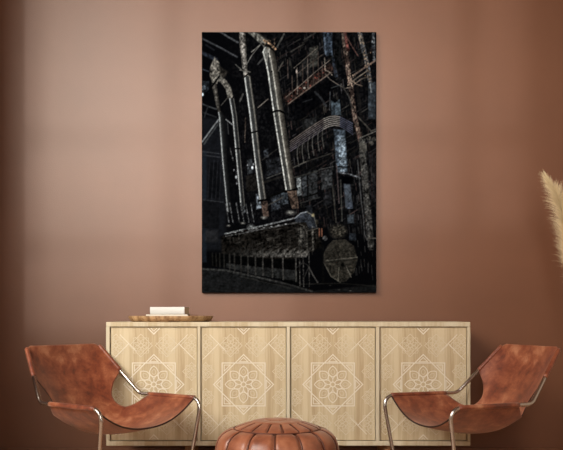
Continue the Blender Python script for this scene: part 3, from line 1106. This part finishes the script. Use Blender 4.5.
    for x in (300.6, 306.5, 312.5):
        line([(x, 227), (x + 0.6, 250)], (86, 83, 76), 1.4, 0.8, 0.8)
    line([(300, 224), (304, 226), (306, 231), (318, 228)], (70, 67, 62), 1.0)
    # ledge of cylinder heads and posts
    for k in range(11):
        x = 224 + k * 7.6
        yb = 254 + 0.03 * k
        v = 26 + 6.4 * k if k < 9 else 80
        poly([(x, yb), (x + 5.4, yb - 4.2), (x + 11, yb - 6.5), (x + 9, yb - 2), (x + 6.4, yb + 2.6), (x + 0.6, yb + 3)], (v, v * 0.97, v * 0.92), 0.9, 0.6, 1)
        line([(x + 6, yb - 4), (x + 13, yb - 8)], (v * 0.8, v * 0.74, v * 0.68), 1.0, 0.8)
    poly([(211, 254), (224, 254), (262, 258), (300, 260), (300, 284), (258, 274), (224, 267), (211, 266)], (9, 9, 9), 1, 0.3, 1)
    poly([(226, 263), (262, 267), (297, 270), (297, 281), (258, 275), (226, 267)], (33, 34, 34), 0.9, 0.5, 1)
    for k, (x, y0, y1) in enumerate(((212.4, 253, 265), (216, 253, 266), (219.6, 253, 266.5), (224, 254, 267.5), (229.5, 254, 269), (234.3, 254, 270), (241, 254, 272), (247.8, 254, 273),
                       (255.3, 253, 274.5), (262.7, 252, 275), (272.2, 252, 277), (282.8, 251, 280), (295.7, 252, 281))):
        v = 22 + 3.6 * k
        line([(x, y0), (x + 0.3, y1)], (v, v * .97, v * .92), 1.5, 0.95, 0.4)
    # floor
    poly([(201, 268), (225, 269), (258, 278.5), (312, 291), (378, 284), (378, 295), (201, 295)], (23, 24, 25), 1, 0.35, 1.5)
    line([(202, 268.8), (225, 270), (258, 277), (284, 283), (312, 291)], (54, 54, 52), 1.8, 0.9, 0.4, 1.5)
    line([(240, 276), (264, 281.5), (290, 288)], (40, 40, 38), 1.4, 0.8)
    line([(258, 279.5), (275, 283.5)], (10, 10, 10), 1.2, 0.8)
    line([(283, 280.5), (303, 286.5)], (8, 8, 8), 1.4, 0.9)
    for k in range(5):
        line([(202, 279 + k * 3), (240, 283 + k * 3)], (30, 31, 33), 0.9, 0.6)
    line([(300, 284), (340, 283), (376, 286)], (36, 36, 34), 1.2, 0.8)
    for x, y in ((330, 285), (339, 289.5), (350.3, 290.6)):
        blob(x, y, 1.6, 0.8, (104, 102, 94), 0.8, 0.3, 0.9)
    # scaffold at the right end of the engine
    for x in (299.3, 303, 308.7):
        line([(x, 247), (x + 0.6, 286)], (58, 56, 54), 1.2, 0.85, 0.8)
    line([(308.5, 266), (313, 275), (317.5, 282)], (72, 70, 68), 1.3, 0.9)
    line([(296, 268), (303, 262), (309, 266)], (50, 49, 48), 1.0, 0.8)
    line([(303, 280), (308, 268)], (46, 45, 44), 1.0, 0.8)
    for x in (319.3, 321.8):
        line([(x, 228.5), (x, 236)], (128, 76, 54), 1.4, 0.85)
    blob(325, 238, 3.0, 3.0, (80, 80, 80), 0.7, 1.0)
    # flywheel
    blob(338, 231, 10.5, 8.6, (58, 54, 46), 0.92, 0.8, 0.5)
    for k in range(30):
        a = R.rand() * 6.28
        blob(338 + 8 * math.cos(a) * R.rand(), 231 + 7 * math.sin(a) * R.rand(), 1.0, 1.0, (30, 28, 24) if k % 2 else (84, 79, 68), 0.8, 0.4, 0.7)
    poly([(327, 246), (333, 240), (345, 239), (354, 246), (357.5, 259), (354, 272), (346, 281), (340, 282), (331, 276), (324, 264), (323.5, 254)], (46, 43, 37), 0.96, 0.5, 1.2)
    line([(324, 252), (323.6, 262), (331, 276), (340, 282)], (88, 84, 74), 1.2, 0.8)
    for a, b, c, w_ in (((341.5, 263), (335, 246), (28, 26, 23), 1.4), ((341.5, 263), (346, 240), (40, 38, 33), 1.2), ((325, 262.5), (357, 259), (34, 32, 28), 1.8),
                        ((326, 260.5), (357, 257), (92, 88, 78), 0.9), ((341.5, 263), (352, 273), (30, 28, 25), 1.4), ((343, 264), (344.5, 281), (34, 32, 28), 1.2),
                        ((341.5, 263), (330, 272), (44, 42, 37), 1.0), ((339, 267), (338, 280), (96, 92, 80), 0.9), ((346, 266), (351, 277), (96, 92, 82), 0.9)):
        line([a, b], c, w_, 0.85)
    blob(342.5, 264.5, 2.2, 2.4, (10, 10, 9), 0.95)
    blob(341.5, 248, 5, 6, (80, 76, 62), 0.30, 0.4, 1.0)
    line([(318, 250), (323, 246), (323, 282)], (14, 14, 14), 2.2, 0.8)
    rect(322, 283, 360, 285, (12, 12, 12), 0.6, 0.3, 2)
    # fine tooth of the print
    img *= (0.86 + 0.28 * grain)[..., None]
    grey = img.mean(2, keepdims=True)
    img = grey + (img - grey) * 0.72                     # a nearly colourless print
    img = img * np.array((0.96, 1.0, 1.05))
    img = np.maximum(img - 6.0, 0) * 1.08
    return np.clip(img * PRINT_GAIN, 0, 255)
PRINT_GAIN = 0.80
cyw = -0.032
cl, ct = at(201.8, 32, cyw), at(376.4, 292.8, cyw)
CXW, CZT, CXE, CZB = cl.x, cl.z, ct.x, ct.z
cv = thing('canvas_picture', 'tall dark canvas print of old factory machinery hanging on the wall', 'wall art', ((CXW + CXE) / 2, 0, (CZT + CZB) / 2))
hw, hh = (CXE - CXW) / 2, (CZT - CZB) / 2
box('stretched_canvas', -hw, hw, cyw, -0.002, -hh, hh, M_CANVAS, cv, 0.002)
img = paint()
if img is not None:
    H, W = img.shape[:2]
    xs = np.linspace(-hw + 0.0015, hw - 0.0015, W)
    zs = np.linspace(hh - 0.0015, -hh + 0.0015, H)
    co = np.zeros((H, W, 3), np.float32)
    co[..., 0] = xs[None, :]
    co[..., 1] = cyw - 0.0012
    co[..., 2] = zs[:, None]
    idx = np.arange(H * W).reshape(H, W)
    quads = np.stack([idx[1:, :-1], idx[1:, 1:], idx[:-1, 1:], idx[:-1, :-1]], -1).reshape(-1, 4)
    me = bpy.data.meshes.new('printed_face')
    me.from_pydata(co.reshape(-1, 3).tolist(), [], quads.tolist())
    ca = me.color_attributes.new('print', 'FLOAT_COLOR', 'POINT')
    s = img / 255.0
    l = np.where(s <= 0.04045, s / 12.92, ((s + 0.055) / 1.055) ** 2.4)
    col = np.ones((H * W, 4), np.float32)
    col[:, :3] = np.clip(l.reshape(-1, 3), 0, 1)
    ca.data.foreach_set('color', col.ravel())
    m, nt, b = new_mat('ink_on_canvas')
    at_ = nt.nodes.new('ShaderNodeAttribute')
    at_.attribute_name = 'print'
    nt.links.new(at_.outputs['Color'], b.inputs['Base Color'])
    b.inputs['Roughness'].default_value = 0.85
    b.inputs['Specular IOR Level'].default_value = 0.0
    link('printed_face', me, m, cv)

# ---------------------------------------------------------------- light
def area(name, loc, target, size, power, col, sy=None):
    l = bpy.data.lights.new(name, 'AREA')
    l.shape = 'RECTANGLE'
    l.size = size
    l.size_y = sy or size
    l.energy = power
    l.color = col
    o = bpy.data.objects.new(name, l)
    C.objects.link(o)
    o.location = loc
    o.rotation_euler = (Vector(target) - Vector(loc)).to_track_quat('-Z', 'Y').to_euler()
    return o
def sun(name, az, el, energy, ang, col):
    l = bpy.data.lights.new(name, 'SUN')
    l.energy = energy
    l.angle = math.radians(ang)
    l.color = col
    o = bpy.data.objects.new(name, l)
    C.objects.link(o)
    o.location = (-1.5, -9, 4)
    a, e = math.radians(az), math.radians(el)
    o.rotation_euler = Vector((math.sin(a) * math.cos(e), math.cos(a) * math.cos(e), -math.sin(e))).to_track_quat('-Z', 'Y').to_euler()
    return o
sun('hazy_daylight', 8.5, 13, 3.35, 18, (1.0, 0.98, 0.87))
sun('sunlight', 8.5, 13, 0.55, 1.6, (1.0, 0.97, 0.90))
fill = area('side_fill', (-3.5, -4.3, 3.8), (0.35, -0.6, 0.35), 2.6, 138, (1.0, 0.94, 0.86))  # unseen fill light added to brighten sideboard and right chair
fill.data.spread = math.radians(100)

area('front_fill', (0.3, -5.5, 1.75), (0.0, -0.4, 0.5), 1.4, 52, (1.0, 0.95, 0.88))  # added frontal fill, lifts the lower doors and leather

w = bpy.data.worlds.new('World')
SC.world = w
w.use_nodes = True
bg = w.node_tree.nodes['Background']
bg.inputs['Color'].default_value = (1.0, 0.72, 0.52, 1)
bg.inputs['Strength'].default_value = 0.52

# ---------------------------------------------------------------- camera
cam = bpy.data.cameras.new('camera')
cam.sensor_fit = 'HORIZONTAL'
cam.sensor_width = 36.0
cam.lens = FPX * 36.0 / 563.0
cam.shift_y = (HZ - 225.0) / 563.0
co = bpy.data.objects.new('camera', cam)
C.objects.link(co)
co.location = (0, YC, EYE)
co.rotation_euler = (PI / 2, 0, 0)
SC.camera = co

vs = SC.view_settings
vs.view_transform = 'Standard'
vs.look = 'None'
vs.exposure = -0.10
vs.gamma = 1.0
vs.use_curve_mapping = False
try:
    SC.cycles.use_denoising = True
except Exception:
    pass
